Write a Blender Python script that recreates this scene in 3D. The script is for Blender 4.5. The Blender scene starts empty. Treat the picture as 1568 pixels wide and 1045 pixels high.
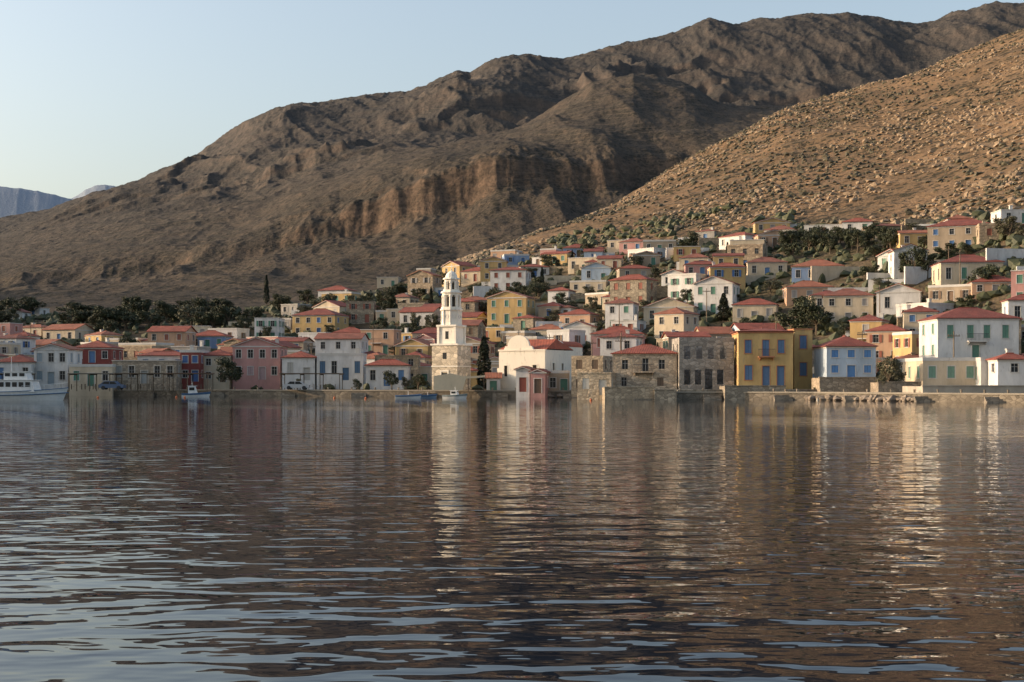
import bpy, math, random
import numpy as np
from mathutils import Vector, Matrix
random.seed(11); rng=np.random.default_rng(5)
F=2154.; HZ=584.; CX=784.; CAMZ=2.5
scene=bpy.context.scene
# ------------------------------------------------------------ materials
def newmat(name):
    m=bpy.data.materials.new(name); m.use_nodes=True
    nt=m.node_tree; b=nt.nodes['Principled BSDF']; return m,nt,b
def N(nt,t,**kw):
    n=nt.nodes.new(t)
    for k,v in kw.items(): setattr(n,k,v)
    return n
def noise(nt,vec,scale,detail=4,rough=.55,dist=0):
    n=N(nt,'ShaderNodeTexNoise'); n.inputs['Scale'].default_value=scale
    n.inputs['Detail'].default_value=detail; n.inputs['Roughness'].default_value=rough
    n.inputs['Distortion'].default_value=dist
    nt.links.new(vec,n.inputs['Vector']); return n.outputs['Fac']
def ramp(nt,fac,p0,p1,c0=(0,0,0,1),c1=(1,1,1,1)):
    r=N(nt,'ShaderNodeValToRGB'); e=r.color_ramp.elements
    e[0].position=p0;e[1].position=p1;e[0].color=c0;e[1].color=c1
    nt.links.new(fac,r.inputs[0]); return r.outputs[0]
def mixc(nt,fac,a,b,mode='MIX'):
    m=N(nt,'ShaderNodeMix',data_type='RGBA',blend_type=mode)
    for s,v in ((m.inputs[0],fac),(m.inputs[6],a),(m.inputs[7],b)):
        if isinstance(v,(int,float)): s.default_value=v
        elif isinstance(v,tuple): s.default_value=v if len(v)==4 else v+(1,)
        else: nt.links.new(v,s)
    return m.outputs[2]
def math_(nt,op,a,b=0.,clamp=False):
    m=N(nt,'ShaderNodeMath',operation=op); m.use_clamp=clamp
    for s,v in ((m.inputs[0],a),(m.inputs[1],b)):
        if isinstance(v,(int,float)): s.default_value=v
        else: nt.links.new(v,s)
    return m.outputs[0]
def pos(nt): return N(nt,'ShaderNodeNewGeometry').outputs['Position']
def bump(nt,b,h,dist,strength=1.):
    n=N(nt,'ShaderNodeBump'); n.inputs['Distance'].default_value=dist; n.inputs['Strength'].default_value=strength
    nt.links.new(h,n.inputs['Height']); nt.links.new(n.outputs[0],b.inputs['Normal']); return n
_mc={}
def plaster(col,var=.25,scale=.5,rough=.85,key='plaster'):
    k=(key,col)
    if k in _mc: return _mc[k]
    m,nt,b=newmat(key); p=pos(nt)
    mp=N(nt,'ShaderNodeMapping'); mp.inputs['Scale'].default_value=(1,1,.35); nt.links.new(p,mp.inputs[0])
    n1=noise(nt,mp.outputs[0],scale,4,.65); n2=noise(nt,mp.outputs[0],scale*5,3,.6)
    d=tuple(c*(1-var*1.5) for c in col); 
    c=mixc(nt,ramp(nt,n1,.3,.7),d,col)
    c=mixc(nt,ramp(nt,n2,.58,.75),c,mixc(nt,.5,c,(.25,.2,.15)))
    nt.links.new(c,b.inputs['Base Color']); b.inputs['Roughness'].default_value=rough
    _mc[k]=m; return m
def stone(col,scale=1.6,key='rubble_stone'):
    k=(key,col,scale)
    if k in _mc: return _mc[k]
    m,nt,b=newmat(key); p=pos(nt)
    mp=N(nt,'ShaderNodeMapping'); mp.inputs['Scale'].default_value=(1,1,1.7); nt.links.new(p,mp.inputs[0])
    v=N(nt,'ShaderNodeTexVoronoi'); v.inputs['Scale'].default_value=scale; nt.links.new(mp.outputs[0],v.inputs['Vector'])
    v2=N(nt,'ShaderNodeTexVoronoi',feature='DISTANCE_TO_EDGE'); v2.inputs['Scale'].default_value=scale; nt.links.new(mp.outputs[0],v2.inputs['Vector'])
    sep=N(nt,'ShaderNodeSeparateColor'); nt.links.new(v.outputs['Color'],sep.inputs[0])
    c=mixc(nt,sep.outputs[0],tuple(x*.6 for x in col),tuple(min(1,x*1.3) for x in col))
    n1=noise(nt,p,.35,4); c=mixc(nt,ramp(nt,n1,.35,.7),c,mixc(nt,.5,c,tuple(x*.5 for x in col)))
    c=mixc(nt,ramp(nt,v2.outputs[0],.0,.07),tuple(x*.45 for x in col),c)
    nt.links.new(c,b.inputs['Base Color']); b.inputs['Roughness'].default_value=.95
    bump(nt,b,v2.outputs[0],.15,.5); _mc[k]=m; return m
def rooftile(col):
    k=('roof',col)
    if k in _mc: return _mc[k]
    m,nt,b=newmat('roof_tile'); p=pos(nt)
    n1=noise(nt,p,.6,4,.7); n2=noise(nt,p,5,2)
    c=mixc(nt,ramp(nt,n1,.3,.7),tuple(x*.55 for x in col),tuple(min(1,x*1.2) for x in col))
    c=mixc(nt,ramp(nt,n2,.55,.7),c,mixc(nt,.4,c,(.30,.18,.12)))
    nt.links.new(c,b.inputs['Base Color']); b.inputs['Roughness'].default_value=.9
    w=N(nt,'ShaderNodeTexWave'); w.inputs['Scale'].default_value=1.3; w.inputs['Distortion'].default_value=.5; nt.links.new(p,w.inputs[0])
    bump(nt,b,w.outputs['Fac'],.06,.6); _mc[k]=m; return m
def flat(name,col,rough=.6,metal=0.):
    k=(name,col)
    if k in _mc: return _mc[k]
    m,nt,b=newmat(name); p=pos(nt)
    c=mixc(nt,noise(nt,p,3,2),tuple(x*.8 for x in col),tuple(min(1,x*1.15) for x in col))
    nt.links.new(c,b.inputs['Base Color']); b.inputs['Roughness'].default_value=rough; b.inputs['Metallic'].default_value=metal
    _mc[k]=m; return m
GLASS=flat('window_glass',(.02,.022,.026),.2)
WOOD=flat('dark_wood',(.07,.045,.03),.7)
# ------------------------------------------------------------ mesh builder
class MB:
    def __init__(s): s.v=[]; s.f=[]
    def poly(s,pts):
        i=len(s.v); s.v.extend([tuple(p) for p in pts]); s.f.append(tuple(range(i,i+len(pts))))
    def hexa(s,P):
        i=len(s.v); s.v.extend([tuple(p) for p in P])
        for q in ((0,3,2,1),(4,5,6,7),(0,1,5,4),(1,2,6,5),(2,3,7,6),(3,0,4,7)): s.f.append(tuple(i+k for k in q))
    def box(s,x0,x1,y0,y1,z0,z1):
        s.hexa([(x0,y0,z0),(x1,y0,z0),(x1,y1,z0),(x0,y1,z0),(x0,y0,z1),(x1,y0,z1),(x1,y1,z1),(x0,y1,z1)])
    def prism(s,pts,off):
        n=len(pts); i=len(s.v); s.v.extend([tuple(p) for p in pts]); s.v.extend([(p[0]+off[0],p[1]+off[1],p[2]+off[2]) for p in pts])
        s.f.append(tuple(range(i,i+n))); s.f.append(tuple(range(i+2*n-1,i+n-1,-1)))
        for k in range(n): s.f.append((i+k,i+(k+1)%n,i+n+(k+1)%n,i+n+k))
    def cyl(s,x,y,z0,z1,r0,r1=None,n=8,rot=0.):
        if r1 is None: r1=r0
        i=len(s.v)
        for z,r in ((z0,r0),(z1,r1)):
            for k in range(n):
                a=2*math.pi*k/n+rot; s.v.append((x+r*math.cos(a),y+r*math.sin(a),z))
        for k in range(n): s.f.append((i+k,i+(k+1)%n,i+n+(k+1)%n,i+n+k))
        s.f.append(tuple(range(i+n,i+2*n))); s.f.append(tuple(range(i+n-1,i-1,-1)))
    def tube(s,a,b,r0,r1,n=6):
        a=Vector(a);b=Vector(b);d=(b-a).normalized(); u=d.orthogonal().normalized(); w=d.cross(u); i=len(s.v)
        for c,r in ((a,r0),(b,r1)):
            for k in range(n):
                t=2*math.pi*k/n; s.v.append(tuple(c+u*r*math.cos(t)+w*r*math.sin(t)))
        for k in range(n): s.f.append((i+k,i+(k+1)%n,i+n+(k+1)%n,i+n+k))
    def obj(s,name,mat,parent=None,smooth=False):
        if not s.f: return None
        me=bpy.data.meshes.new(name); me.from_pydata(s.v,[],s.f); me.materials.append(mat)
        if smooth: me.polygons.foreach_set('use_smooth',[True]*len(me.polygons))
        o=bpy.data.objects.new(name,me); scene.collection.objects.link(o)
        if parent: o.parent=parent
        return o
def empty(name,loc=(0,0,0),yaw=0.):
    e=bpy.data.objects.new(name,None); e.location=loc; e.rotation_euler=(0,0,yaw); e.empty_display_size=.5
    scene.collection.objects.link(e); return e
# ------------------------------------------------------------ terrain
def vnoise(x,y,seed):
    xi=np.floor(x).astype(np.int64); yi=np.floor(y).astype(np.int64); fx=x-xi; fy=y-yi
    fx=fx*fx*fx*(fx*(fx*6-15)+10); fy=fy*fy*fy*(fy*(fy*6-15)+10)
    def h(a,b):
        n=(a*374761393+b*668265263+seed*1442695041)&0xffffffff
        n=((n^(n>>13))*1274126177)&0xffffffff; n=n^(n>>16); return (n&0xffff)/65535.
    return (h(xi,yi)*(1-fx)+h(xi+1,yi)*fx)*(1-fy)+(h(xi,yi+1)*(1-fx)+h(xi+1,yi+1)*fx)*fy
def fbm(x,y,seed,o=4,g=.5):
    s=0;a=1;t=0
    for k in range(o): s=s+a*vnoise(x*2**k+k*17.3,y*2**k+k*9.1,seed+k); t+=a; a*=g
    return s/t
def ridged(x,y,seed,o=3):
    s=0;a=1;t=0
    for k in range(o): s=s+a*(1-np.abs(2*vnoise(x*2**k+k*7.7,y*2**k+k*3.1,seed+k)-1)); t+=a;a*=.5
    return s/t
def D0f(px): 
    return 5385./(np.interp(px,[-500,0,300,640,860,925,940,1035,1110,1250,1400,1568,2100],[605,606,606.5,608,609,609,612,612,612,613,615,617,622])-584.)
X2=[-500,0,200,400,600,700,750,900,1000,1200,1400,1568,2100]
LD2=[420,420,420,420,430,440,440,420,400,370,325,295,280]
LP2=[490,488,484,476,450,425,405,392,380,358,362,338,322]
X3=[-500,0,200,400,600,740,800,870,1010,1100,1200,1350,1500,1568,2100]
LD3=[520,520,520,520,500,500,560,620,740,790,850,880,900,900,900]
LP3=[480,478,476,469,440,391,370,345,285,245,195,160,118,98,20]
LD4=[700,700,700,700,650,650,700,770,880,930,990,1020,1040,1040,1040]
LP4=[466,466,462,456,440,440,430,420,345,300,255,225,190,170,100]
X5=[-500,0,200,350,430,520,600,640,700,740,800,860,900,960,1000,1100,1200,1568,2100]
LP5=[450,445,428,405,392,368,358,340,332,314,298,292,300,294,290,274,255,200,120]
X6=[-500,0,200,350,430,480,520,560,600,640,700,740,780,900,1000,1100,1190,1568,2100]
LP6=[440,425,398,378,362,342,328,306,292,278,262,252,246,250,244,222,208,152,80]
X7=[-500,0,200,400,600,700,800,900,970,1050,1100,1200,1300,1568,2100]
LP7=[400,380,340,298,238,226,205,163,139,156,178,187,175,130,60]
LP8=[395,368,318,268,212,205,212,215,216,216,216,214,200,150,90]
X9=[-500,0,40,75,100,130,160,190,250,300,340,380,420,445,470,520,560,620,660,700,720,745,770,800,860,900,960,1000,1050,1068,1085,1130,1160,1200,1250,1300,1350,1385,1420,1460,1510,1568,1700,2100]
LP9=[392,342,336,331,322,312,303,292,264,243,221,199,180,172,170,163,156,148,132,117,121,106,97,94,95,86,72,64,53,45,40,45,40,36,36,34,40,48,47,34,20,18,12,30]
X11=[-500,0,30,60,85,110,122,130,145,160,175,190,300,2100]
LP11=[275,286,290,295,300,306,298,292,287,285,287,290,310,350]
def layers(px):
    D0=D0f(px); zz=lambda py,D: CAMZ+(HZ-py)/F*D
    I=np.interp; o=np.ones_like(px); L=[]
    L.append((D0-6,-2.5*o)); L.append((D0-.6,-2*o)); L.append((D0+.6,.85*o)); L.append((D0+20,1.15*o))
    d=I(px,X2,LD2); L.append((d,zz(I(px,X2,LP2),d)))
    d=I(px,X3,LD3); L.append((d,zz(I(px,X3,LP3),d)))
    d=I(px,X3,LD4); L.append((d,zz(I(px,X3,LP4),d)))
    d=1150*o; L.append((d,zz(I(px,X5,LP5),d)))
    d=1150+I(px,[350,480,1100,1250],[60,30,34,60]); L.append((d,zz(I(px,X6,LP6),d)))
    d=1700*o; L.append((d,zz(I(px,X7,LP7),d)))
    d=1950*o; L.append((d,zz(I(px,X7,LP8),d)))
    d=2600*o; z9=zz(I(px,X9,LP9),d); L.append((d,z9))
    L.append((3100*o,z9*.7))
    L.append((5000*o,z9*.5+80))
    d=6000*o; L.append((d,zz(I(px,X11,LP11),d)))
    L.append((8500*o,0*o)); return L
def height(px,D):
    px=np.asarray(px,float); D=np.asarray(D,float)
    x=(px-CX)/F*D; y=D
    I=np.interp
    sh=I(D,[1020,1120,1200,1300],[0,1,1,0])*44*(fbm(x/60,y/400,71,4,.55)-.5)
    Dl=D+sh
    L=layers(px); n=len(L)
    h=[L[k+1][0]-L[k][0] for k in range(n-1)]; dl=[(L[k+1][1]-L[k][1])/h[k] for k in range(n-1)]
    m=[dl[0]]
    for k in range(1,n-1):
        p=dl[k-1]*dl[k]; m.append(np.where(p>0,2*p/np.where(np.abs(dl[k-1]+dl[k])<1e-9,1,dl[k-1]+dl[k]),0))
    m.append(dl[-1]); z=np.zeros_like(D)+L[0][1]
    for k in range(n-1):
        t=(Dl-L[k][0])/h[k]; msk=(t>=0)&(t<=1); t=np.clip(t,0,1)
        zz=(2*t**3-3*t**2+1)*L[k][1]+(t**3-2*t**2+t)*h[k]*m[k]+(3*t**2-2*t**3)*L[k+1][1]+(t**3-t**2)*h[k]*m[k+1]
        z=np.where(msk,zz,z)
    wx=x+60*(fbm(x/180,y/180,91,2)-.5); wy=y+60*(fbm(x/180,y/180,57,2)-.5)
    right=np.clip((px-650)/200,0,1); lf=I(px,[-100,60,350],[.12,.2,1])
    lfa=np.where((D>1200)&(D<5000),lf,1.)
    a1=I(D,[0,600,800,1100,1300,1700,1950,2300,2480,2600,2750,3200,6000,8500],[0,0,6,16,14,36,52,56,20,4,10,24,5,5])
    a1=np.where((D>450)&(D<1050),a1*(1-right)+right*I(D,[450,600,850,1050],[0,9,5,8]),a1)
    z=z+lfa*a1*(ridged((wx+.45*wy)/260,(wy)/620,3,4)-.58)
    a2=I(D,[0,420,560,900,1100,1300,1700,2500,2600,3200,9000],[0,.0,4,8,12,9,15,16,7,10,3])
    z=z+lfa*a2*(ridged((wx+.2*wy)/70,wy/150,23,4)-.55)
    cl=I(D,[1080,1150,1190,1230],[0,1,1,0])*I(px,[380,480,1150,1250],[0,1,1,.3])
    z=z+cl*12*(fbm(wx/22,wy/60,41,4,.6)-.5)
    cb=np.clip((fbm(x/300,y/300,77,3)-.47)*6,0,1)*I(D,[1750,2000,2420,2560],[0,1,.8,0])*lfa
    q=4*fbm(wx/140,wy/110,61,4); fq=np.floor(q); fr=np.clip((q-fq)*4,0,1)
    z=z+cb*22*(fq+fr-1.7)*np.where(D>2350,.5,1)
    a3=I(D,[0,240,400,520,900,1300,2500,6000,9000],[0,.1,.5,2.,2.6,3.,6,3,3])
    z=z+a3*(fbm(x/14,y/14,12,3,.6)-.5)
    return z
def ground(px,D): return float(height(np.array([px]),np.array([D]))[0])
s=np.concatenate([[-6,-.6,.6,3],np.arange(6,260,2.2),np.arange(260,850,2.8),np.arange(850,1060,1.7),np.arange(1060,2450,5.),np.arange(2450,2900,12),np.arange(2900,8300,70)])
pxs=np.concatenate([np.arange(-480,-40,4.),np.arange(-40,1620,1.45),np.arange(1620,2080,4.)])
PX,S=np.meshgrid(pxs,s); DD=D0f(PX)+S; DD=np.minimum(DD,8499)
ZZ=height(PX,DD); ZZ[0]=-2.5;ZZ[1]=-2
XX=(PX-CX)/F*DD
def gridmesh(name,XX,YY,ZZ):
    nr,nc=XX.shape; me=bpy.data.meshes.new(name); me.vertices.add(nr*nc)
    me.vertices.foreach_set('co',np.stack([XX,YY,ZZ],-1).astype(np.float32).ravel())
    ii=np.arange(nr*nc).reshape(nr,nc); q=np.stack([ii[:-1,:-1],ii[:-1,1:],ii[1:,1:],ii[1:,:-1]],-1).reshape(-1,4)
    me.loops.add(q.size); me.loops.foreach_set('vertex_index',q.ravel().astype(np.int32)); me.polygons.add(len(q))
    me.polygons.foreach_set('loop_start',np.arange(0,q.size,4,dtype=np.int32)); me.polygons.foreach_set('loop_total',np.full(len(q),4,dtype=np.int32))
    me.polygons.foreach_set('use_smooth',np.ones(len(q),bool)); me.update(calc_edges=True); return me
me=gridmesh('terrain',XX,DD,ZZ)
ca=me.color_attributes.new('zone','FLOAT_COLOR','POINT')
d3=np.interp(PX,X3,LD3); d2=np.interp(PX,X2,LD2)
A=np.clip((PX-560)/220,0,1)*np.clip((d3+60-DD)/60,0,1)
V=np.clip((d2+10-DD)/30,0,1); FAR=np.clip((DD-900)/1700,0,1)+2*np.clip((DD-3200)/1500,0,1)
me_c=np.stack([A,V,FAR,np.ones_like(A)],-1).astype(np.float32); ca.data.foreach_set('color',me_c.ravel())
m,nt,b=newmat('mountain_ground'); p=pos(nt)
at=N(nt,'ShaderNodeAttribute',attribute_name='zone'); sp=N(nt,'ShaderNodeSeparateColor'); nt.links.new(at.outputs['Color'],sp.inputs[0])
zA,zV,zF=sp.outputs[0],sp.outputs[1],sp.outputs[2]
nb=ramp(nt,noise(nt,p,.006,3,.6),.35,.65); nm=ramp(nt,noise(nt,p,.04,4,.65),.35,.68); nf=ramp(nt,noise(nt,p,.3,4,.7),.4,.68)
cm=mixc(nt,nb,(.10,.086,.070),(.15,.118,.088)); cm=mixc(nt,nm,cm,(.068,.062,.050)); 
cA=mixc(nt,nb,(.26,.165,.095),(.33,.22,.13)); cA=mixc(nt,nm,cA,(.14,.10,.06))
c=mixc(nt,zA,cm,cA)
c=mixc(nt,math_(nt,'MULTIPLY',nf,.5),c,mixc(nt,.5,c,(.32,.27,.21)))
geo=N(nt,'ShaderNodeNewGeometry'); sx=N(nt,'ShaderNodeSeparateXYZ'); nt.links.new(geo.outputs['Normal'],sx.inputs[0])
steep=ramp(nt,sx.outputs[2],.58,.82,(1,1,1,1),(0,0,0,1))
mp=N(nt,'ShaderNodeMapping'); mp.inputs['Scale'].default_value=(.6,.6,1.2); nt.links.new(p,mp.inputs[0])
strata=noise(nt,mp.outputs[0],.12,4,.7,.6)
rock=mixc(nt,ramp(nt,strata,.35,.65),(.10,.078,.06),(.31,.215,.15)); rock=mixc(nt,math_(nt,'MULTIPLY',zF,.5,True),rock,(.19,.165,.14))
c=mixc(nt,math_(nt,'MULTIPLY',steep,.85),c,rock)
def scrub(sc):
    v=N(nt,'ShaderNodeTexVoronoi'); v.inputs['Scale'].default_value=sc; nt.links.new(p,v.inputs['Vector'])
    return v.outputs['Distance']
dens=ramp(nt,noise(nt,p,.02,3,.6),.3,.65)
s1=math_(nt,'LESS_THAN',scrub(.33),math_(nt,'ADD',math_(nt,'MULTIPLY',dens,.24),.2))
s2=math_(nt,'LESS_THAN',scrub(.13),math_(nt,'ADD',math_(nt,'MULTIPLY',dens,.2),.12))
sc_=math_(nt,'MAXIMUM',s1,s2); sc_=math_(nt,'MULTIPLY',sc_,math_(nt,'SUBTRACT',.78,math_(nt,'MULTIPLY',zF,.2)),True)
sc_=math_(nt,'MULTIPLY',sc_,math_(nt,'SUBTRACT',1.,math_(nt,'MULTIPLY',steep,.7)))
c=mixc(nt,sc_,c,(.036,.038,.026))
sz=N(nt,'ShaderNodeSeparateXYZ'); nt.links.new(p,sz.inputs[0])
ter_=math_(nt,'FRACT',math_(nt,'ADD',math_(nt,'MULTIPLY',sz.outputs[2],.16),math_(nt,'MULTIPLY',noise(nt,p,.008,2),6.)))
tl=math_(nt,'MULTIPLY',math_(nt,'LESS_THAN',ter_,.16),math_(nt,'MULTIPLY',ramp(nt,noise(nt,p,.01,2),.48,.56),.45))
c=mixc(nt,tl,c,(.24,.19,.14))
vc=mixc(nt,nm,(.17,.13,.085),(.065,.068,.032)); vc=mixc(nt,nf,vc,(.2,.155,.11))
c=mixc(nt,zV,c,vc)
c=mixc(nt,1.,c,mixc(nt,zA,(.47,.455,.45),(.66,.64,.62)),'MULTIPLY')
c=mixc(nt,math_(nt,'MULTIPLY',zF,.3,True),c,(.085,.094,.108))  # aerial haze put into the base colour: slopes turn grey-blue with distance
c=mixc(nt,math_(nt,'MULTIPLY',math_(nt,'SUBTRACT',zF,1.),.48,True),c,(.21,.25,.31))  # farthest hills painted pale blue to stand in for haze
nt.links.new(c,b.inputs['Base Color']); b.inputs['Roughness'].default_value=1.
b.inputs['Specular IOR Level'].default_value=.1
hh=math_(nt,'ADD',math_(nt,'MULTIPLY',noise(nt,p,.1,5,.65),3.4),math_(nt,'MULTIPLY',strata,2.))
hh=math_(nt,'ADD',hh,math_(nt,'MULTIPLY',sc_,.7))
bump(nt,b,hh,1.,.8)
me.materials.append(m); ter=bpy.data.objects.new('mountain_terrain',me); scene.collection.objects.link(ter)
tt=np.linspace(0,1,90); uu=np.linspace(-1.25,1.25,50); T_,U_=np.meshgrid(tt,uu,indexing='ij')  # unseen hill added left of frame to cast shade on the low village
cx_=-265-450*T_; cy_=60+1000*T_; wd=90+130*T_; hx=cx_+U_*wd; hy=cy_+30*U_
hz=(46+95*T_)*np.clip(1-U_**2,0,1)**.8*np.clip(T_*8,0,1)**.6*(.85+.3*fbm(hx/60,hy/60,5,4))-2.*(np.abs(U_)>=1)
me2=gridmesh('shade_hill',hx,hy,hz); me2.materials.append(m); o=bpy.data.objects.new('added_shade_hill',me2); scene.collection.objects.link(o)
def wpos(px,D,z): return ((px-CX)/F*D,D,z)
DS=np.arange(0,320,1.)
def solve(px,py):
    D=D0f(np.array([px]))[0]+2+DS; z=height(np.full_like(D,px),D); pp=HZ-(z-CAMZ)/D*F
    i=np.argmax(pp<=py); return float(D[i]) if (pp<=py).any() else float(D[-1])
# ------------------------------------------------------------ water
wb=MB(); wb.poly([(-9000,-3000,0),(9000,-3000,0),(9000,9000,0),(-9000,9000,0)])
m,nt,b=newmat('sea_water'); p=pos(nt)
b.inputs['Base Color'].default_value=(.002,.005,.012,1); b.inputs['Roughness'].default_value=.015; b.inputs['IOR'].default_value=1.3
def wv(sx_,sy,rot,sc,det,dist=0.):
    mp=N(nt,'ShaderNodeMapping'); mp.inputs['Scale'].default_value=(sx_,sy,1); mp.inputs['Rotation'].default_value=(0,0,rot); nt.links.new(p,mp.inputs[0])
    return noise(nt,mp.outputs[0],sc,det,.45,dist)
h1=math_(nt,'MULTIPLY',wv(.55,1.,.12,.5,1,.3),.08)
h2=math_(nt,'MULTIPLY',wv(.6,1.,-.15,1.4,1.5,.3),.066)
h3=math_(nt,'MULTIPLY',wv(.6,1.,.2,3.6,1),.012)
gust=ramp(nt,wv(.4,1.,.1,.03,3),.3,.7,(.5,.5,.5,1),(1,1,1,1))
# sheltered water: ripples die down towards the quay
sy_=N(nt,'ShaderNodeSeparateXYZ'); nt.links.new(p,sy_.inputs[0])
mr=N(nt,'ShaderNodeMapRange'); mr.inputs['From Min'].default_value=35; mr.inputs['From Max'].default_value=170; mr.inputs['To Min'].default_value=1.; mr.inputs['To Max'].default_value=.25
nt.links.new(sy_.outputs[1],mr.inputs['Value'])
H=math_(nt,'ADD',math_(nt,'ADD',h1,h2),h3); H=math_(nt,'MULTIPLY',math_(nt,'MULTIPLY',H,gust),mr.outputs[0]); bump(nt,b,H,1.,1.)
wb.obj('sea_water',m)
# ------------------------------------------------------------ houses
PAL={'white':(.68,.665,.635),'cream':(.60,.50,.36),'beige':(.40,.32,.23),'ochre':(.54,.37,.16),'pink':(.52,.28,.25),'blue':(.24,.34,.52),
 'peach':(.54,.34,.22),'grey':(.34,.32,.29),'maroon':(.24,.055,.045),'yellow':(.60,.41,.17),'paleblue':(.44,.53,.62),'green':(.44,.51,.40)}
ROOFS=[(.25,.06,.038),(.20,.048,.034),(.29,.10,.056),(.22,.075,.05)]
SH=[(.10,.20,.38),(.16,.10,.06),(.08,.2,.14),(.30,.28,.26),(.05,.13,.3),(.25,.08,.05)]
def panel(P,o,ex,en,w,z0,z1,holes,shut,trimw=.12,open_=False,bars=True):
    o=Vector(o);ex=Vector(ex);en=Vector(en)
    pt=lambda a,z,n: tuple(o+ex*a+en*n+Vector((0,0,z)))
    def bp(mb,a0,a1,b0,b1,n0,n1): mb.hexa([pt(a0,b0,n0),pt(a1,b0,n0),pt(a1,b0,n1),pt(a0,b0,n1),pt(a0,b1,n0),pt(a1,b1,n0),pt(a1,b1,n1),pt(a0,b1,n1)])
    xs=sorted({0.,w,*[h[0] for h in holes],*[h[1] for h in holes]}); zs=sorted({z0,z1,*[h[2] for h in holes],*[h[3] for h in holes]})
    W=P['walls']
    for i in range(len(xs)-1):
        for j in range(len(zs)-1):
            a=(xs[i]+xs[i+1])/2; z=(zs[j]+zs[j+1])/2
            if any(h[0]<a<h[1] and h[2]<z<h[3] for h in holes): continue
            W.poly([pt(xs[i],zs[j],0),pt(xs[i+1],zs[j],0),pt(xs[i+1],zs[j+1],0),pt(xs[i],zs[j+1],0)])
    r=-.22
    for (a0,a1,b0,b1,k) in holes:
        for q in ([(a0,b0),(a0,b1)],[(a1,b0),(a1,b1)],[(a0,b0),(a1,b0)],[(a0,b1),(a1,b1)]):
            (p0,q0),(p1,q1)=q; W.poly([pt(p0,q0,0),pt(p1,q1,0),pt(p1,q1,r*(2 if open_ else 1)),pt(p0,q0,r*(2 if open_ else 1))])
        if open_: continue
        e=.003; t=trimw
        if t>0:
            T=P['trim']; bp(T,a0-t,a0-e,b0,b1,-.02,.035); bp(T,a1+e,a1+t,b0,b1,-.02,.035); bp(T,a0-t,a1+t,b1+e,b1+t,-.02,.05); 
            if k=='w': bp(T,a0-t-.05,a1+t+.05,b0-.1,b0-e,-.02,.1)
        if k=='d':
            bp(P['shutters'],a0+e,a1-e,b0,b1-e,r,r+.06); continue
        G=P['windows']; G.poly([pt(a0,b0,r+.01),pt(a1,b0,r+.01),pt(a1,b1,r+.01),pt(a0,b1,r+.01)])
        if shut=='closed' or (shut=='mix' and random.random()<.4):
            mid=(a0+a1)/2; bp(P['shutters'],a0+e,mid-.015,b0+e,b1-e,-.1,-.05); bp(P['shutters'],mid+.015,a1-e,b0+e,b1-e,-.1,-.05)
        else:
            mid=(a0+a1)/2; T=P['frames']
            bp(T,mid-.03,mid+.03,b0,b1-.001,r+.02,r+.07); zz=b0+(b1-b0)*.62; bp(T,a0+.001,a1-.001,zz-.025,zz+.025,r+.02,r+.065)
            bp(T,a0+.001,a0+.06,b0,b1,r+.02,r+.066); bp(T,a1-.06,a1-.001,b0,b1,r+.02,r+.066)
            if shut=='open':
                hw=(a1-a0)/2; S_=P['shutters']; bp(S_,a0-hw-.04,a0-.04,b0,b1,.055,.1); bp(S_,a1+.04,a1+hw+.04,b0,b1,.055,.1)
def autoholes(w,h,nst,nw,door=True,ww=.95,hfrac=.48):
    H=[];sh=h/nst
    for s_ in range(nst):
        for i in range(nw):
            c=(i+.5)*w/nw
            if s_==0 and door and i==(nw//2):
                H.append((c-.55,c+.55,.05,min(2.25,sh*.78),'d'))
            else:
                b0=s_*sh+sh*.3; H.append((c-ww/2,c+ww/2,b0,b0+sh*hfrac,'w'))
    return H
occ=[]
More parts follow.
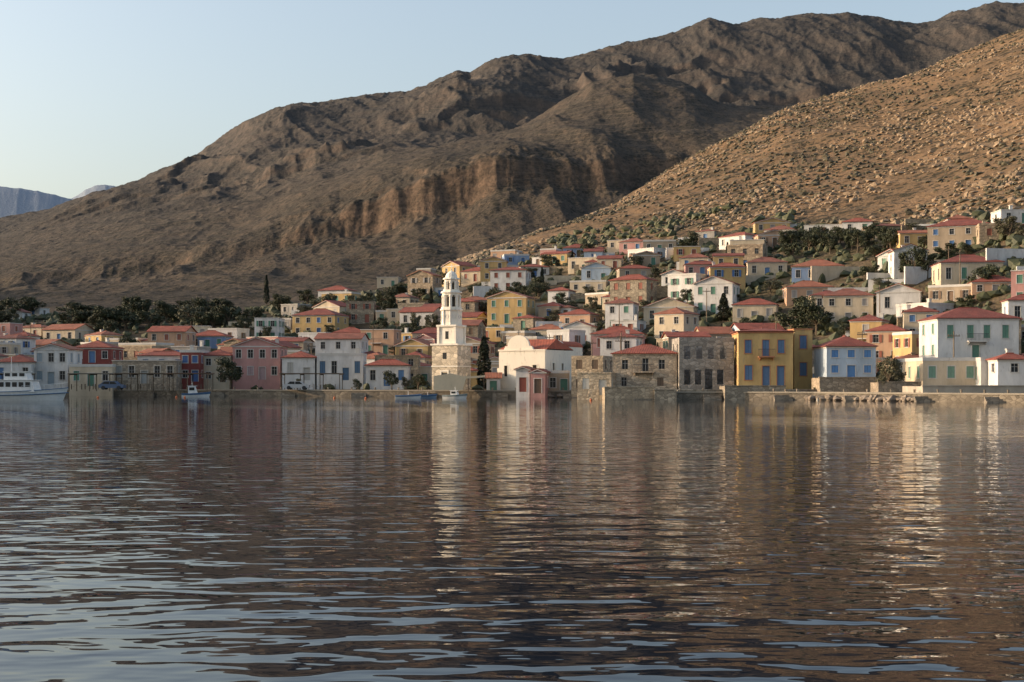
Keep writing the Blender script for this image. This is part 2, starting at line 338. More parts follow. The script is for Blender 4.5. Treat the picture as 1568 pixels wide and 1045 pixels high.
def house(name,x,y,z,w,h,d,yaw=0,wall='white',roof='hip',rc=None,nst=None,nw=None,shut='mix',sc=None,trim=None,holes=None,balc=None,open_=False,trimw=.1,pitch=.36,wallmat=None,below=5.,chim=None,door=True):
    e=empty(name,(x,y,z),yaw); P={k:MB() for k in('walls','trim','windows','frames','shutters','roof','balcony')}
    nst=nst or max(1,round(h/3.1)); nw=nw or max(1,int(w/2.7))
    Hf=holes if holes is not None else autoholes(w,h,nst,nw,door)
    panel(P,(-w/2,0,0),(1,0,0),(0,-1,0),w,-below,h,Hf,shut,trimw,open_)
    ns=max(1,int(d/3.2)); 
    Hs=autoholes(d,h,nst,ns,False) if h/nst>2.2 else []
    panel(P,(-w/2,d,0),(0,-1,0),(-1,0,0),d,-below,h,Hs,shut,trimw,open_)
    panel(P,(w/2,0,0),(0,1,0),(1,0,0),d,-below,h,Hs,shut,trimw,open_)
    P['walls'].poly([(-w/2,d,-below),(w/2,d,-below),(w/2,d,h),(-w/2,d,h)])
    R=P['roof']; ov=.3; X=w/2+ov; Y0=-ov; Y1=d+ov; T=P['trim']
    if roof in('hip','gf','gx'): T.box(-w/2-.09,w/2+.09,-.09,d+.09,h-.22,h-.004)
    if roof=='hip':
        R.box(-X,X,Y0,Y1,h,h+.1); X-=.02;Y0+=.02;Y1-=.02; zb=h+.1
        r=pitch*min(2*X,Y1-Y0)/2; q=min(X,(Y1-Y0)/2)*.95; ym=(Y0+Y1)/2
        if X>(Y1-Y0)/2: a=(-X+q,ym,zb+r); c=(X-q,ym,zb+r)
        else: a=(0,Y0+q,zb+r); c=(0,Y1-q,zb+r)
        A_,B_,C_,D_=(-X,Y0,zb),(X,Y0,zb),(X,Y1,zb),(-X,Y1,zb)
        if X>(Y1-Y0)/2: R.poly([A_,B_,c,a]);R.poly([B_,C_,c]);R.poly([C_,D_,a,c]);R.poly([D_,A_,a])
        else: R.poly([A_,B_,a]);R.poly([B_,C_,c,a]);R.poly([C_,D_,c]);R.poly([D_,A_,a,c])
        R.tube(a,c,.1,.1)
    elif roof=='gf':
        r=pitch*w/2; P['walls'].prism([(-w/2,0.0,h-.01),(w/2,0.0,h-.01),(0,0,h+r)],(0,.25,0)); P['walls'].prism([(-w/2,d-.25,h-.01),(w/2,d-.25,h-.01),(0,d-.25,h+r)],(0,.25,0))
        k=r/(w/2); zo=-ov*k
        for s_ in(-1,1): R.prism([(s_*X,Y0,h+zo+.02),(0,Y0,h+r+.02),(0,Y0,h+r+.17),(s_*X,Y0,h+zo+.17)],(0,Y1-Y0,0))
        for s_ in(-1,1): T.prism([(s_*(X+.01),Y0-.03,h+zo-.08),(0,Y0-.03,h+r-.08),(0,Y0-.03,h+r+.015),(s_*(X+.01),Y0-.03,h+zo+.015)],(0,.2,0))
    elif roof=='gx':
        r=pitch*d/2; k=r/(d/2); zo=-ov*k; ym=d/2
        for s_ in(-1,1):
            xs_=s_*w/2; P['walls'].prism([(xs_,0,h-.01),(xs_,d,h-.01),(xs_,ym,h+r)],(-s_*.2,0,0))
        R.prism([(-X,Y0,h+zo+.02),(-X,ym,h+r+.02),(-X,ym,h+r+.16),(-X,Y0,h+zo+.16)],(2*X,0,0)); R.prism([(-X,Y1,h+zo+.02),(-X,ym,h+r+.02),(-X,ym,h+r+.16),(-X,Y1,h+zo+.16)],(2*X,0,0))
    elif roof=='flat':
        t=.06; pr=.45
        R.poly([(-w/2,0,h-.05),(w/2,0,h-.05),(w/2,d,h-.05),(-w/2,d,h-.05)])
        T.box(-w/2-.1,w/2+.1,-.1,d+.1,h-.02,h+.14) if random.random()<.5 else [T.box(-w/2-t,w/2+t,-t,.2,h,h+pr),T.box(-w/2-t,w/2+t,d-.2,d+t,h,h+pr),T.box(-w/2-t,-w/2+.2,.2,d-.2,h,h+pr-.003),T.box(w/2-.2,w/2+t,.2,d-.2,h,h+pr-.003)]
    if chim is None: chim=random.random()<.3
    if chim and roof!='none':
        cx=random.uniform(-w*.35,w*.35); cy=d*random.uniform(.4,.8); T.box(cx-.3,cx+.3,cy-.3,cy+.3,h-.2,h+1.3); T.box(cx-.38,cx+.38,cy-.38,cy+.38,h+1.3,h+1.42)
    if balc:
        for (a0,a1,zb) in balc:
            Bm=P['balcony']; T.box(a0-w/2,a1-w/2,-1.,-.001,zb-.16,zb)
            n=int((a1-a0)/.18); 
            for i in range(n+1):
                xx=a0-w/2+(a1-a0)*i/n; Bm.box(xx-.015,xx+.015,-.98,-.95,zb,zb+.95)
            Bm.box(a0-w/2,a1-w/2,-1.,-.94,zb+.95,zb+1.); 
            for xx in(a0-w/2,a1-w/2-.04): Bm.box(xx,xx+.04,-.94,-.002,zb+.95,zb+1.)
            for xx in(a0-w/2+.2,a1-w/2-.3): T.prism([(xx,-.8,zb-.165),(xx,-.001,zb-.165),(xx,-.001,zb-.6)],(.12,0,0))
    col=PAL.get(wall,(.5,.5,.5)); wm=wallmat or plaster(col)
    P['walls'].obj('walls',wm,e)
    tc=trim or (.55,.53,.49); P['trim'].obj('trim',wallmat if (trim is None and wallmat) else plaster(tc,.12),e)
    P['windows'].obj('windows',GLASS,e); P['frames'].obj('window_frames',flat('painted_frame',(.36,.34,.32)),e)
    P['shutters'].obj('shutters_and_door',flat('painted_shutter',sc or random.choice(SH)),e)
    P['roof'].obj('roof',rooftile(rc or random.choice(ROOFS)) if roof!='flat' else plaster((.40,.36,.32),.3),e)
    P['balcony'].obj('balcony_railing',flat('iron',(.04,.04,.045),.5),e)
    occ.append((x,y+d/2,max(w,d)/2)); return e
def hp(name,l,r,pe,pb,D=None,d=None,**k):
    c=(l+r)/2
    if D is None: D=solve(c,pb)
    w=(r-l)/F*D; h=(pb-pe)/F*D; d=d or max(5.,min(9,w*.8)); x,y,z=wpos(c,D,CAMZ+(HZ-pb)/F*D)
    return house(name,x,y,z,w,h,d,**k)
hp('white_house',1436,1560,488,553,D=196,d=9,nst=2,nw=4,wall='white',sc=(.10,.22,.16),shut='closed',rc=ROOFS[1],pitch=.34,door=False,
   holes=[(1.3,2.2,3.2,5.0,'w'),(4.1,5.,3.2,5.,'w'),(6.4,7.3,3.2,5.,'w'),(9.,9.9,3.2,5.,'w'),(4.8,5.8,.1,2.2,'d')],balc=[(4.,6.8,2.8)])
hp('cream_terrace_house',1413,1500,553,590,D=182,d=12,nst=1,nw=3,wall='cream',roof='flat',sc=(.14,.26,.2),shut='closed',door=False,chim=False)
hp('pale_terrace_house',1502,1600,553,594,D=180,d=12,nst=1,nw=3,wall='white',roof='flat',sc=(.14,.26,.2),shut='closed',door=False,chim=False)
hp('red_roof_annex',1528,1580,551,578,D=176,d=3.5,nst=1,nw=1,wall='white',roof='hip',door=False)
hp('blue_shuttered_house',1266,1341,531,578,D=191,d=8,nst=2,nw=3,wall='paleblue',sc=(.09,.22,.45),shut='closed',rc=ROOFS[1],pitch=.4,door=True)
hp('yellow_house',1131,1214,508,592,D=194,d=9,nst=2,wall='yellow',roof='hip',pitch=.12,trim=(.46,.20,.10),sc=(.09,.16,.28),shut='closed',rc=ROOFS[1],chim=False,yaw=-.06,
   holes=[(.9,1.9,.9,2.9,'w'),(3.3,4.3,.1,2.8,'d'),(5.3,6.3,.1,2.8,'d'),(.9,1.8,4.6,6.4,'w'),(3.3,4.2,4.2,6.4,'w'),(5.4,6.3,4.6,6.4,'w')],balc=[(2.7,4.9,4.15)])
hp('yellow_wing',1216,1244,505,588,D=199,d=8,nst=2,nw=1,wall='yellow',roof='flat',trim=(.46,.20,.10),sc=(.09,.16,.28),shut='closed',chim=False,door=False)
hp('stone_ruin',1040,1124,517,598,D=197,d=9,wallmat=stone((.33,.30,.26),1.3),roof='none',open_=True,
   holes=[(.7,1.6,.8,2.9,'w'),(2.2,3.1,.8,2.9,'w'),(3.6,4.7,.1,3.,'d'),(5.3,6.2,.8,2.9,'w'),(.7,1.6,4.4,6.2,'w'),(2.4,3.3,4.4,6.2,'w'),(4.,4.9,4.4,6.2,'w'),(5.7,6.6,4.4,6.2,'w')])
hp('stone_house',938,1036,542,600,D=199,d=8,nst=2,wallmat=stone((.47,.38,.28),1.5),roof='hip',rc=ROOFS[0],pitch=.3,sc=(.12,.08,.05),shut='mix',trimw=0,yaw=-.16,
   holes=[(1.2,2.,.8,2.,'w'),(6.3,7.2,.8,2.,'w'),(1.3,2.2,3.2,4.5,'w'),(4.2,5.1,2.9,4.7,'w'),(6.5,7.4,3.2,4.5,'w')],balc=[(3.,5.9,2.85)])
hp('stone_storehouse',874,924,545,603,D=213,d=7,nst=2,nw=2,wallmat=stone((.48,.38,.26),1.5),roof='none',trimw=0,sc=(.12,.08,.05),yaw=-.3)
hp('stone_cottage',884,936,572,606,D=196,d=7,nst=1,nw=2,wallmat=stone((.54,.44,.31),1.7),roof='flat',trimw=0,sc=(.5,.48,.42),chim=False,yaw=-.2)
hp('pink_cottage',812,835,570,603,D=213,d=5,nst=1,nw=1,wall='pink',roof='gf',trim=(.7,.66,.6),chim=False,yaw=-.2)
hp('white_cottage',790,811,566,601,D=214,d=5,nst=1,nw=1,wall='white',roof='gf',sc=(.3,.08,.05),chim=False,yaw=-.2)
hp('beige_waterfront_house',838,872,572,603,D=216,d=5,nst=1,nw=2,wall='beige',roof='flat')
hp('small_white_house',745,766,579,600,D=221,d=4,nst=1,nw=1,wall='white',roof='gx')
hp('stone_house',574,640,545,590,D=252,d=7,nst=2,nw=3,wallmat=stone((.40,.31,.2),1.4),roof='flat',trimw=0)
hp('white_shop_house',560,625,560,592,D=242,d=5,nst=1,nw=3,wall='white',rc=ROOFS[0],sc=(.08,.18,.35))
hp('white_shop_house',485,556,545,583,D=246,d=6,nst=1,nw=4,wall='white',roof='flat',sc=(.06,.12,.2))
hp('white_shop_house',432,482,548,583,D=246,d=7,nst=1,nw=2,wall='white',rc=ROOFS[0],roof='hip',sc=(.4,.38,.34))
hp('pink_mansion',356,429,530,582,D=250,d=8,nst=2,nw=4,wall='pink',roof='gf',pitch=.35,sc=(.35,.25,.25))
hp('maroon_house',276,306,540,585,D=246,d=7,nst=2,nw=2,wall='maroon',roof='flat',sc=(.06,.12,.28))
hp('cream_house',308,352,545,586,D=249,d=7,nst=2,nw=2,wall='cream',roof='hip')
hp('stone_house',172,270,553,588,D=242,d=8,nst=1,nw=5,wallmat=stone((.38,.31,.23),1.4),roof='flat',trimw=.15,trim=(.5,.45,.38),sc=(.3,.3,.28))
hp('maroon_house',112,170,533,556,D=258,d=8,nst=1,nw=3,wall='maroon',roof='hip',rc=ROOFS[0])
hp('cream_house',106,172,562,592,D=240,d=8,nst=1,nw=3,wall='cream',roof='flat')
hp('white_house',52,104,535,590,D=243,d=8,nst=2,nw=3,wall='white',roof='gf',pitch=.3,sc=(.25,.3,.33))
hp('white_house',-8,48,555,592,D=241,d=8,nst=1,nw=3,wall='white',roof='hip',sc=(.08,.16,.3))
hp('cream_house',-75,-14,545,592,D=243,d=8,nst=2,nw=3,wall='cream',roof='hip')
hp('beige_house',-150,-82,550,592,D=243,d=8,nst=2,nw=3,wall='beige',roof='flat')
for l,r,pe,pb,wl,rf in [(640,660,562,592,'cream','flat'),(290,345,515,535,'blue','hip'),(225,285,508,545,'peach','gx'),(445,515,483,515,'ochre','hip'),(455,500,512,530,'white','flat'),
  (520,560,520,540,'cream','hip'),(10,45,515,540,'white','hip'),(60,120,505,525,'cream','gx'),(1122,1188,467,494,'cream','hip'),(1062,1122,434,482,'white','gf'),
  (1213,1290,408,432,'blue','hip'),(1262,1336,453,496,'cream','hip'),(1343,1408,447,482,'white','gf'),(1342,1370,452,480,'ochre','gf'),(1422,1518,346,382,'beige','hip'),(1442,1535,402,438,'cream','hip'),
  (926,970,465,506,'white','hip'),(868,920,395,418,'cream','flat'),(1012,1050,420,440,'white','gf'),(1118,1170,368,396,'cream','flat'),(1170,1215,352,366,'white','hip'),(1232,1290,345,360,'white','flat'),(1290,1335,340,356,'white','hip'),
  (985,1035,370,388,'beige','flat'),(750,790,385,402,'peach','flat'),(700,735,408,425,'white','flat'),(577,610,425,440,'cream','flat'),(637,660,413,430,'beige','flat'),
  (890,935,410,432,'paleblue','gf'),(1040,1085,395,412,'cream','hip'),(1145,1205,402,425,'cream','hip'),(1205,1275,440,462,'peach','hip'),(1385,1435,478,520,'cream','hip'),(985,1062,470,495,'cream','gf'),
  (905,985,512,540,'pink','hip'),(855,905,482,505,'peach','hip'),(862,905,500,530,'white','gf'),(810,860,505,522,'cream','hip'),
  (1545,1600,460,500,'white','hip'),(1490,1560,432,452,'peach','hip'),(1350,1432,520,545,'cream','hip'),(1295,1350,505,518,'white','hip'),(0,35,478,492,'white','gf'),(40,62,472,486,'white','flat'),(610,665,478,500,'white','gx'),(485,535,445,458,'white','hip'),(535,575,470,485,'beige','hip')]:
    hp({'blue':'blue_house','cream':'cream_house','white':'white_house','paleblue':'pale_blue_house'}.get(wl,wl+'_house'),l,r,pe,pb,wall=wl,roof=rf,yaw=random.uniform(-.45,-.05))
# ---- church and tower
def box_at(l,r,pt,pb,D): 
    return ((l-CX)/F*D,(r-CX)/F*D,CAMZ+(HZ-pb)/F*D,CAMZ+(HZ-pt)/F*D)
def church():
    D=222.; x0,x1,z0,z1=box_at(760,838,536,598,D); w=x1-x0; h=z1-z0
    e=empty('white_church',((x0+x1)/2,D,z0),-.45); P={k:MB() for k in('walls','trim','windows','frames','shutters')}
    panel(P,(-w/2,0,0),(1,0,0),(0,-1,0),w,-3,h,[(.9,1.5,2.2,3.9,'w'),(3.2,4.4,.1,2.7,'d'),(5.9,6.6,2.4,4.,'w')],'none')
    dd=11.; panel(P,(-w/2,dd,0),(0,-1,0),(-1,0,0),dd,-3,h,[(3,3.7,2.6,4.3,'w'),(6.5,7.2,2.6,4.3,'w')],'none'); panel(P,(w/2,0,0),(0,1,0),(1,0,0),dd,-3,h,[(3,3.7,2.6,4.3,'w'),(6.5,7.2,2.6,4.3,'w')],'none')
    P['walls'].poly([(-w/2,dd,-3),(w/2,dd,-3),(w/2,dd,h),(-w/2,dd,h)])
    P['trim'].box(-w/2-.12,w/2+.12,-.12,.3,h-.18,h+.06)
    R=MB()
    def ped(cx,r,top,y=0.):
        pts=[(cx-r*1.35,y,h+.06),(cx-r*1.2,y,h+.6)]+[(cx-r*math.cos(a),y,h+.6+(top-.6)*math.sin(a)) for a in np.linspace(.0,math.pi,15)]+[(cx+r*1.2,y,h+.6),(cx+r*1.35,y,h+.06)]
        P['walls'].prism(pts,(0,.45,0))
    ped(-.6,1.9,2.3)
    R.prism([(-w/2-.1,.46,h+.061),(w/2+.1,.46,h+.061),(w/2-.5,dd/2,h+1.7),(-w/2+.5,dd/2,h+1.7)],(0,0,.1)); R.prism([(-w/2-.1,dd,h+.061),(w/2+.1,dd,h+.061),(w/2-.5,dd/2+.01,h+1.7),(-w/2+.5,dd/2+.01,h+1.7)],(0,0,.1))
    R.poly([(-w/2-.1,.46,h+.16),(-w/2-.1,dd,h+.16),(-w/2+.5,dd/2,h+1.8)]); R.poly([(w/2+.1,.46,h+.16),(w/2+.1,dd,h+.16),(w/2-.5,dd/2,h+1.8)])
    P['walls'].box(-w/2-1.4,-w/2-.002,2.2,9,-3,h*.55)
    wm=plaster((.82,.75,.62),.08,.5,.85,'church_plaster')
    P['walls'].obj('walls',wm,e); P['trim'].obj('cornice',wm,e); P['windows'].obj('windows',GLASS,e); P['frames'].obj('frames',WOOD,e); P['shutters'].obj('door',WOOD,e); R.obj('roof',rooftile((.38,.09,.045)),e)
    c=MB(); c.box(-.65,-.55,.1,.2,h+2.2,h+3.2); c.box(-.9,-.3,.11,.19,h+2.75,h+2.85); c.obj('cross',flat('iron',(.04,.04,.045),.5),e); occ.append(((x0+x1)/2,D+6,8))
church()
def chapel():
    D=231.; x0,x1,z0,z1=box_at(828,864,530,575,D); w=x1-x0;h=z1-z0
    e=empty('white_chapel',((x0+x1)/2,D,z0),-.45); W=MB(); R=MB(); G=MB(); r=w/2
    pts=[(-r,0,-4),(r,0,-4)]+[(r*math.cos(a),0,h+.55*r*math.sin(a)) for a in np.linspace(0,math.pi,17)]
    W.prism(pts,(0,.4,0)); pr=[(.93*a,.4,c-.2 if c>0 else c) for a,b_,c in pts]; W.prism(pr,(0,8,0))
    pr=[(.95*r*math.cos(a),.41,h-.1+.52*r*math.sin(a)) for a in np.linspace(0,math.pi,17)]; R.prism(pr,(0,8.1,0))
    G.box(-.4,.4,-.02,.1,h*.55,h*.55+1.3); G.box(-.5,.5,-.02,.1,0,2.1)
    W.obj('walls',plaster((.82,.75,.62),.08,.5,.85,'church_plaster'),e); R.obj('vault_roof',rooftile((.38,.09,.045)),e); G.obj('openings',GLASS,e); occ.append(((x0+x1)/2,D+4,5))
chapel()
def tower():
    D=228.; k=D/F; xc=(690-CX)*k; z=lambda py: CAMZ+(HZ-py)*k
    e=empty('church_bell_tower',(xc,D+3,0),-.45); W=MB();T=MB();G=MB();Bs=MB()
    wm=plaster((.82,.76,.65),.08,.7,.85,'tower_plaster')
    B=2.35; zb=z(596); z1=z(529)
    Bs.box(-B,B,-B,B,-2,z1); T.box(-B-.2,B+.2,-B-.2,B+.2,z1,z1+.3); T.box(-B-.08,B+.08,-B-.08,B+.08,z(562),z(562)+.18)
    G.box(-.55,.55,-B-.02,-B+.1,zb+.1,zb+2.6); T.box(-.8,-.56,-B-.1,-B,zb,zb+2.8); T.box(.56,.8,-B-.1,-B,zb,zb+2.8);T.box(-.8,.8,-B-.1,-B,zb+2.8,zb+3.05)
    G.box(-.35,.35,-B-.02,-B+.1,z(550),z(540))
    def tier(za,zb,r,n,pr,core):
        T.cyl(0,0,za,za+.3,r+.2,r+.2,n,math.pi/n)
        for i in range(n):
            a=2*math.pi*(i+.5)/n; cx,cy=r*.9*math.cos(a),r*.9*math.sin(a); W.cyl(cx,cy,za+.3,zb-.5,pr,pr,8)
            T.cyl(cx,cy,zb-.75,zb-.6,pr+.06,pr+.06,8)
            a2=2*math.pi*(i+1.5)/n; c2,s2=r*.9*math.cos(a2),r*.9*math.sin(a2)
            for f0,f1,dz in((.0,.22,.75),(.22,.38,.35),(.62,.78,.35),(.78,1.,.75)):
                P0=(cx+(c2-cx)*f0,cy+(s2-cy)*f0); P1=(cx+(c2-cx)*f1,cy+(s2-cy)*f1)
                W.prism([(P0[0],P0[1],zb-.5-dz*.8),(P1[0],P1[1],zb-.5-dz*.8),(P1[0],P1[1],zb-.5),(P0[0],P0[1],zb-.5)],(-.12*math.cos(a),-.12*math.sin(a),0))
        if core: G.cyl(0,0,za+.3,zb-.5,r*core,r*core,n,math.pi/n)
        W.cyl(0,0,zb-.52,zb-.15,r,r,n,math.pi/n); T.cyl(0,0,zb-.15,zb+.1,r+.28,r+.2,n,math.pi/n)
    za=z1+.3; zq=z(497)
    q=1.55; W.box(-q,q,-q,q,za,zq-.3)
    for sx_ in(-1,1):
        for sy in(-1,1): T.box(sx_*q-.2,sx_*q+.2,sy*q-.2,sy*q+.2,za,zq-.31)
    T.box(-q-.3,q+.3,-q-.3,q+.3,zq-.3,zq); 
    G.box(-.3,.3,-q-.02,-q+.1,z(519),z(507)); G.box(-q-.02,-q+.1,-.3,.3,z(519),z(507))
    z2=z(472); q=1.5; W.cyl(0,0,zq,z2-.25,q*1.08,q*1.08,8,math.pi/8); T.cyl(0,0,z2-.25,z2,q*1.08+.25,q*1.08+.25,8,math.pi/8)
    for a in np.arange(8)*math.pi/4: G.tube((q*.9*math.cos(a),q*.9*math.sin(a),(zq+z2)/2),(q*1.02*math.cos(a),q*1.02*math.sin(a),(zq+z2)/2),.3,.3,10)
    for a in (np.arange(8)+.5)*math.pi/4: T.cyl(q*1.06*math.cos(a),q*1.06*math.sin(a),zq,z2-.25,.16)
    tier(z2,z(446),1.5,8,.25,.45); tier(z(446)+.1,z(425),1.15,8,.2,.4)
    tz=z(425)+.1
    for i in range(6):
        a0=i/6*math.pi/2; a1=(i+1)/6*math.pi/2; W.cyl(0,0,tz+1.15*math.sin(a0),tz+1.15*math.sin(a1),1.0*math.cos(a0),max(.1,1.0*math.cos(a1)),12)
    T.cyl(0,0,tz+1.1,tz+1.5,.14,.1,8); T.box(-.05,.05,-.05,.05,tz+1.4,tz+2.3); T.box(-.3,.3,-.05,.05,tz+1.85,tz+1.96)
    Bs.obj('base',stone((.66,.56,.42),1.1),e); W.obj('shaft',wm,e); T.obj('cornices_and_cross',wm,e); G.obj('openings',GLASS,e); occ.append((xc,D+3,6))
tower()
# ------------------------------------------------------------ trees spots
trees_spots=[(353,598,D0f(353)+7,58,46,'b'),(741,572,240,80,32,'c'),(590,482,None,48,40,'b'),(1108,492,None,42,26,'c'),(1114,408,None,36,11,'c'),(408,466,None,44,12,'c'),
 (1212,512,None,50,64,'b'),(1250,515,None,60,64,'b'),(1232,500,None,52,50,'b'),(1360,582,184,64,54,'o'),(1395,432,None,60,56,'b'),(1420,428,None,44,40,'b'),(1512,448,None,48,62,'b'),(1545,372,None,44,52,'o'),
 (600,597,232,36,26,'b'),(640,590,236,28,30,'b'),(622,596,232,26,18,'o'),(22,592,232,34,50,'o'),(195,550,None,40,46,'b'),(215,555,None,34,40,'b'),(160,520,None,34,40,'b'),(1003,432,None,26,24,'b'),(548,596,232,22,16,'b'),
 (1128,470,None,22,30,'o'),(985,440,None,20,26,'o'),(860,470,None,26,30,'b'),(770,470,None,28,34,'b'),(730,455,None,24,34,'b'),(630,520,None,34,38,'b'),(520,500,None,26,34,'o'),(470,470,None,30,36,'b'),(430,478,None,34,34,'b'),(575,520,None,24,34,'o'),(1330,430,None,28,40,'b'),(1060,500,None,20,26,'o'),(1180,450,None,22,34,'o'),(1420,560,190,20,30,'b'),(900,455,None,18,26,'o'),(1400,365,None,26,50,'o'),(1480,470,None,22,36,'b'),
 (25,545,None,26,34,'b'),(90,560,None,20,26,'b'),(400,560,None,24,30,'b'),(455,600,233,24,22,'o'),(700,520,None,30,24,'b'),(880,560,None,20,24,'o'),(1255,585,190,16,22,'b'),(250,600,232,20,18,'b'),
 (480,505,None,34,40,'b'),(540,475,None,28,34,'b'),(610,455,None,26,30,'b'),(385,500,None,34,40,'b'),(1450,400,None,30,46,'b'),(1340,400,None,26,40,'b'),(660,470,None,30,10,'c'),(830,440,None,30,10,'c'),(1300,520,None,28,40,'b')]
for i in range(44): trees_spots.append((random.uniform(-90,360),random.uniform(484,506),None,random.uniform(24,44),random.uniform(32,58),random.choice('bbbbo')))
for i in range(20): trees_spots.append((1205+i*8.5+random.uniform(-4,4),random.uniform(372,390),None,random.uniform(26,42),random.uniform(26,40),'b'))
for i in range(170): 
    px=random.uniform(330,1600); trees_spots.append((px,None,float(D0f(px))+random.uniform(22,200),random.uniform(16,32),random.uniform(18,38),random.choice('bbbooc' if i%3 else 'bo')))
tw=[]
for (px,py,D,hh_,ww,k) in trees_spots:
    if D is None: D=solve(px,py)
    D=float(D)
    if py is None and D>float(np.interp(px,X2,LD2)): continue
    if k=='c' and py is None: ww=hh_*.3
    if py is None and any(((px-CX)/F*D-a)**2+(D-b_)**2<(r+1.2)**2 for a,b_,r in occ): continue
    tw.append((px,D,ground(px,D),hh_/F*D,ww/F*D,k))
for (px,D,z,h,w,k) in tw: 
    if k!='c' or h>5: occ.append(((px-CX)/F*D,D,w*.36))
cnt=0; s_=13.
wl_list=['white']*9+['cream']*7+['beige']*5+['ochre']*3+['pink','pink','peach','peach','paleblue','grey','blue']
while s_<245:
    px=-170+random.uniform(0,30)
    while px<1750:
        D=float(D0f(px))+s_+random.uniform(-2.5,2.5); d2_=float(np.interp(px,X2,LD2)); step=random.uniform(8.,12.5)
        px+=step/D*F
        if D>d2_-6: continue
        zz=ground(px,D); py=HZ-(zz-CAMZ)/D*F
        if px<365 and py<514: continue
        if px<620 and random.random()<.12: continue
        fr=(D-D0f(px))/(d2_-D0f(px))
        if random.random()<.08+.75*max(0,fr-.58): continue
        w=random.uniform(5.,9.8); d=random.uniform(4.5,7.5); x=(px-CX)/F*D
        if any((x-a)**2+(D+d/2-b_)**2<(max(w,d)*.42+r)**2 for a,b_,r in occ): continue
        nst=1 if random.random()<.66 else 2; h=nst*random.uniform(2.6,3.1)
        wl=random.choice(wl_list); stn=random.random()<.17
        rf=random.choices(['hip','flat','gx','gf'],[.38,.34,.16,.12])[0]
        nm_='stone_house' if stn else {'paleblue':'pale_blue_house'}.get(wl,wl+'_house')
        yw=random.gauss(-.3,.3)
        bl=[(w/2-1.2,w/2+1.2,h/2-.05)] if nst==2 and random.random()<.3 else None
        house(nm_,x,D,zz+.3,w,h,d,yaw=yw,wall=wl,roof=rf,nst=nst,shut=random.choice(['mix','closed','none','open']),balc=bl,
              wallmat=stone(random.choice([(.38,.30,.21),(.32,.27,.2)]),1.5) if stn else None,pitch=random.uniform(.26,.4))
        if random.random()<.3:
            w2=random.uniform(2.5,4); sg=random.choice((-1,1)); ox=sg*(w/2+w2/2-.1)
            house('annex_house',x+math.cos(yw)*ox-math.sin(yw)*1.2,D+math.sin(yw)*ox+math.cos(yw)*1.2,zz+.25,w2,random.uniform(2.2,2.7),d*.7,yaw=yw,wall=random.choice(['white','cream',wl]),roof=random.choice(['flat','hip']),nst=1,nw=1,chim=False); occ.pop()
        cnt+=1
    s_+=10.
print('houses',cnt)
# ------------------------------------------------------------ trees
def leafmat(name,c0,c1):
    m,nt,b=newmat(name); g=N(nt,'ShaderNodeNewGeometry')
    n1=noise(nt,g.outputs['Position'],.6,2); f=math_(nt,'ADD',math_(nt,'MULTIPLY',g.outputs['Random Per Island'],.5),math_(nt,'MULTIPLY',ramp(nt,n1,.35,.65),.5))
    nt.links.new(mixc(nt,f,c0,c1),b.inputs['Base Color']); b.inputs['Roughness'].default_value=.7; return m
LM={'b':leafmat('dark_foliage',(.014,.021,.008),(.045,.055,.018)),'c':leafmat('cypress_foliage',(.008,.014,.007),(.025,.033,.014)),'o':leafmat('olive_foliage',(.04,.043,.022),(.105,.10,.052))}
BARK=flat('bark',(.10,.075,.05),.9)
def tree_mesh(k,seed):
    R_=random.Random(seed); tr=MB(); lf=[]
    def leaf(c,sz):
        a=Vector((R_.gauss(0,1),R_.gauss(0,1),R_.gauss(0,1))).normalized(); u=a.orthogonal().normalized(); w=a.cross(u)
        lf.append([c+u*sz,c+w*sz*.55,c-u*sz,c-w*sz*.55])
    if k=='c':
        tr.tube((0,0,-.3),(0,0,5.5),.16,.05)
        for i in range(2200):
            t=R_.random()**.9; r=(.95*(1-t)**.55*min(1,(t+.04)*7)) ; r*=.8+.3*math.sin(t*23+seed)*.4+.15*R_.random(); a=R_.uniform(0,6.283); q=r*math.sqrt(R_.uniform(.35,1))
            leaf(Vector((q*math.cos(a),q*math.sin(a),.25+t*5.9)),R_.uniform(.08,.2))
    else:
        tr.tube((0,0,-.4),(.1,0,1.7),.24,.17)
        for i in range(15):
            a=R_.uniform(0,6.283); q=math.sqrt(R_.random())*2.0; cz=R_.uniform(1.7,5.)*(1-.12*q/2)+.2; cz=min(cz,5.1-.35*q)
            c=Vector((q*math.cos(a),q*math.sin(a),cz)); tr.tube((.1,0,1.5),tuple(c),.09,.02,5); rr=R_.uniform(.6,1.05)
            for j in range(150):
                v=Vector((R_.gauss(0,1),R_.gauss(0,1),R_.gauss(0,1))).normalized()*rr*R_.uniform(.45,1.08); v.z*=.75; leaf(c+v,R_.uniform(.1,.22))
    nf=len(tr.f); V_=list(tr.v); F_=list(tr.f)
    for q in lf: i=len(V_); V_.extend([tuple(x) for x in q]); F_.append((i,i+1,i+2,i+3))
    me=bpy.data.meshes.new('tree'); me.from_pydata(V_,[],F_); me.materials.append(BARK); me.materials.append(LM[k])
    me.polygons.foreach_set('material_index',[0]*nf+[1]*(len(F_)-nf)); return me
TM={k:[tree_mesh(k,i*7+3) for i in range(3 if k!='c' else 2)] for k in 'bco'}
for (px,D,z,h,w,k) in tw:
    o=bpy.data.objects.new({'b':'broadleaf_tree','c':'cypress_tree','o':'olive_tree'}[k],random.choice(TM[k])); scene.collection.objects.link(o)
    o.location=wpos(px,D,z-.1); sx_=w/(5.4 if k!='c' else 1.9); o.scale=(sx_,sx_,h/(6. if k=='c' else 5.7)); o.rotation_euler=(0,0,random.uniform(0,6.28))
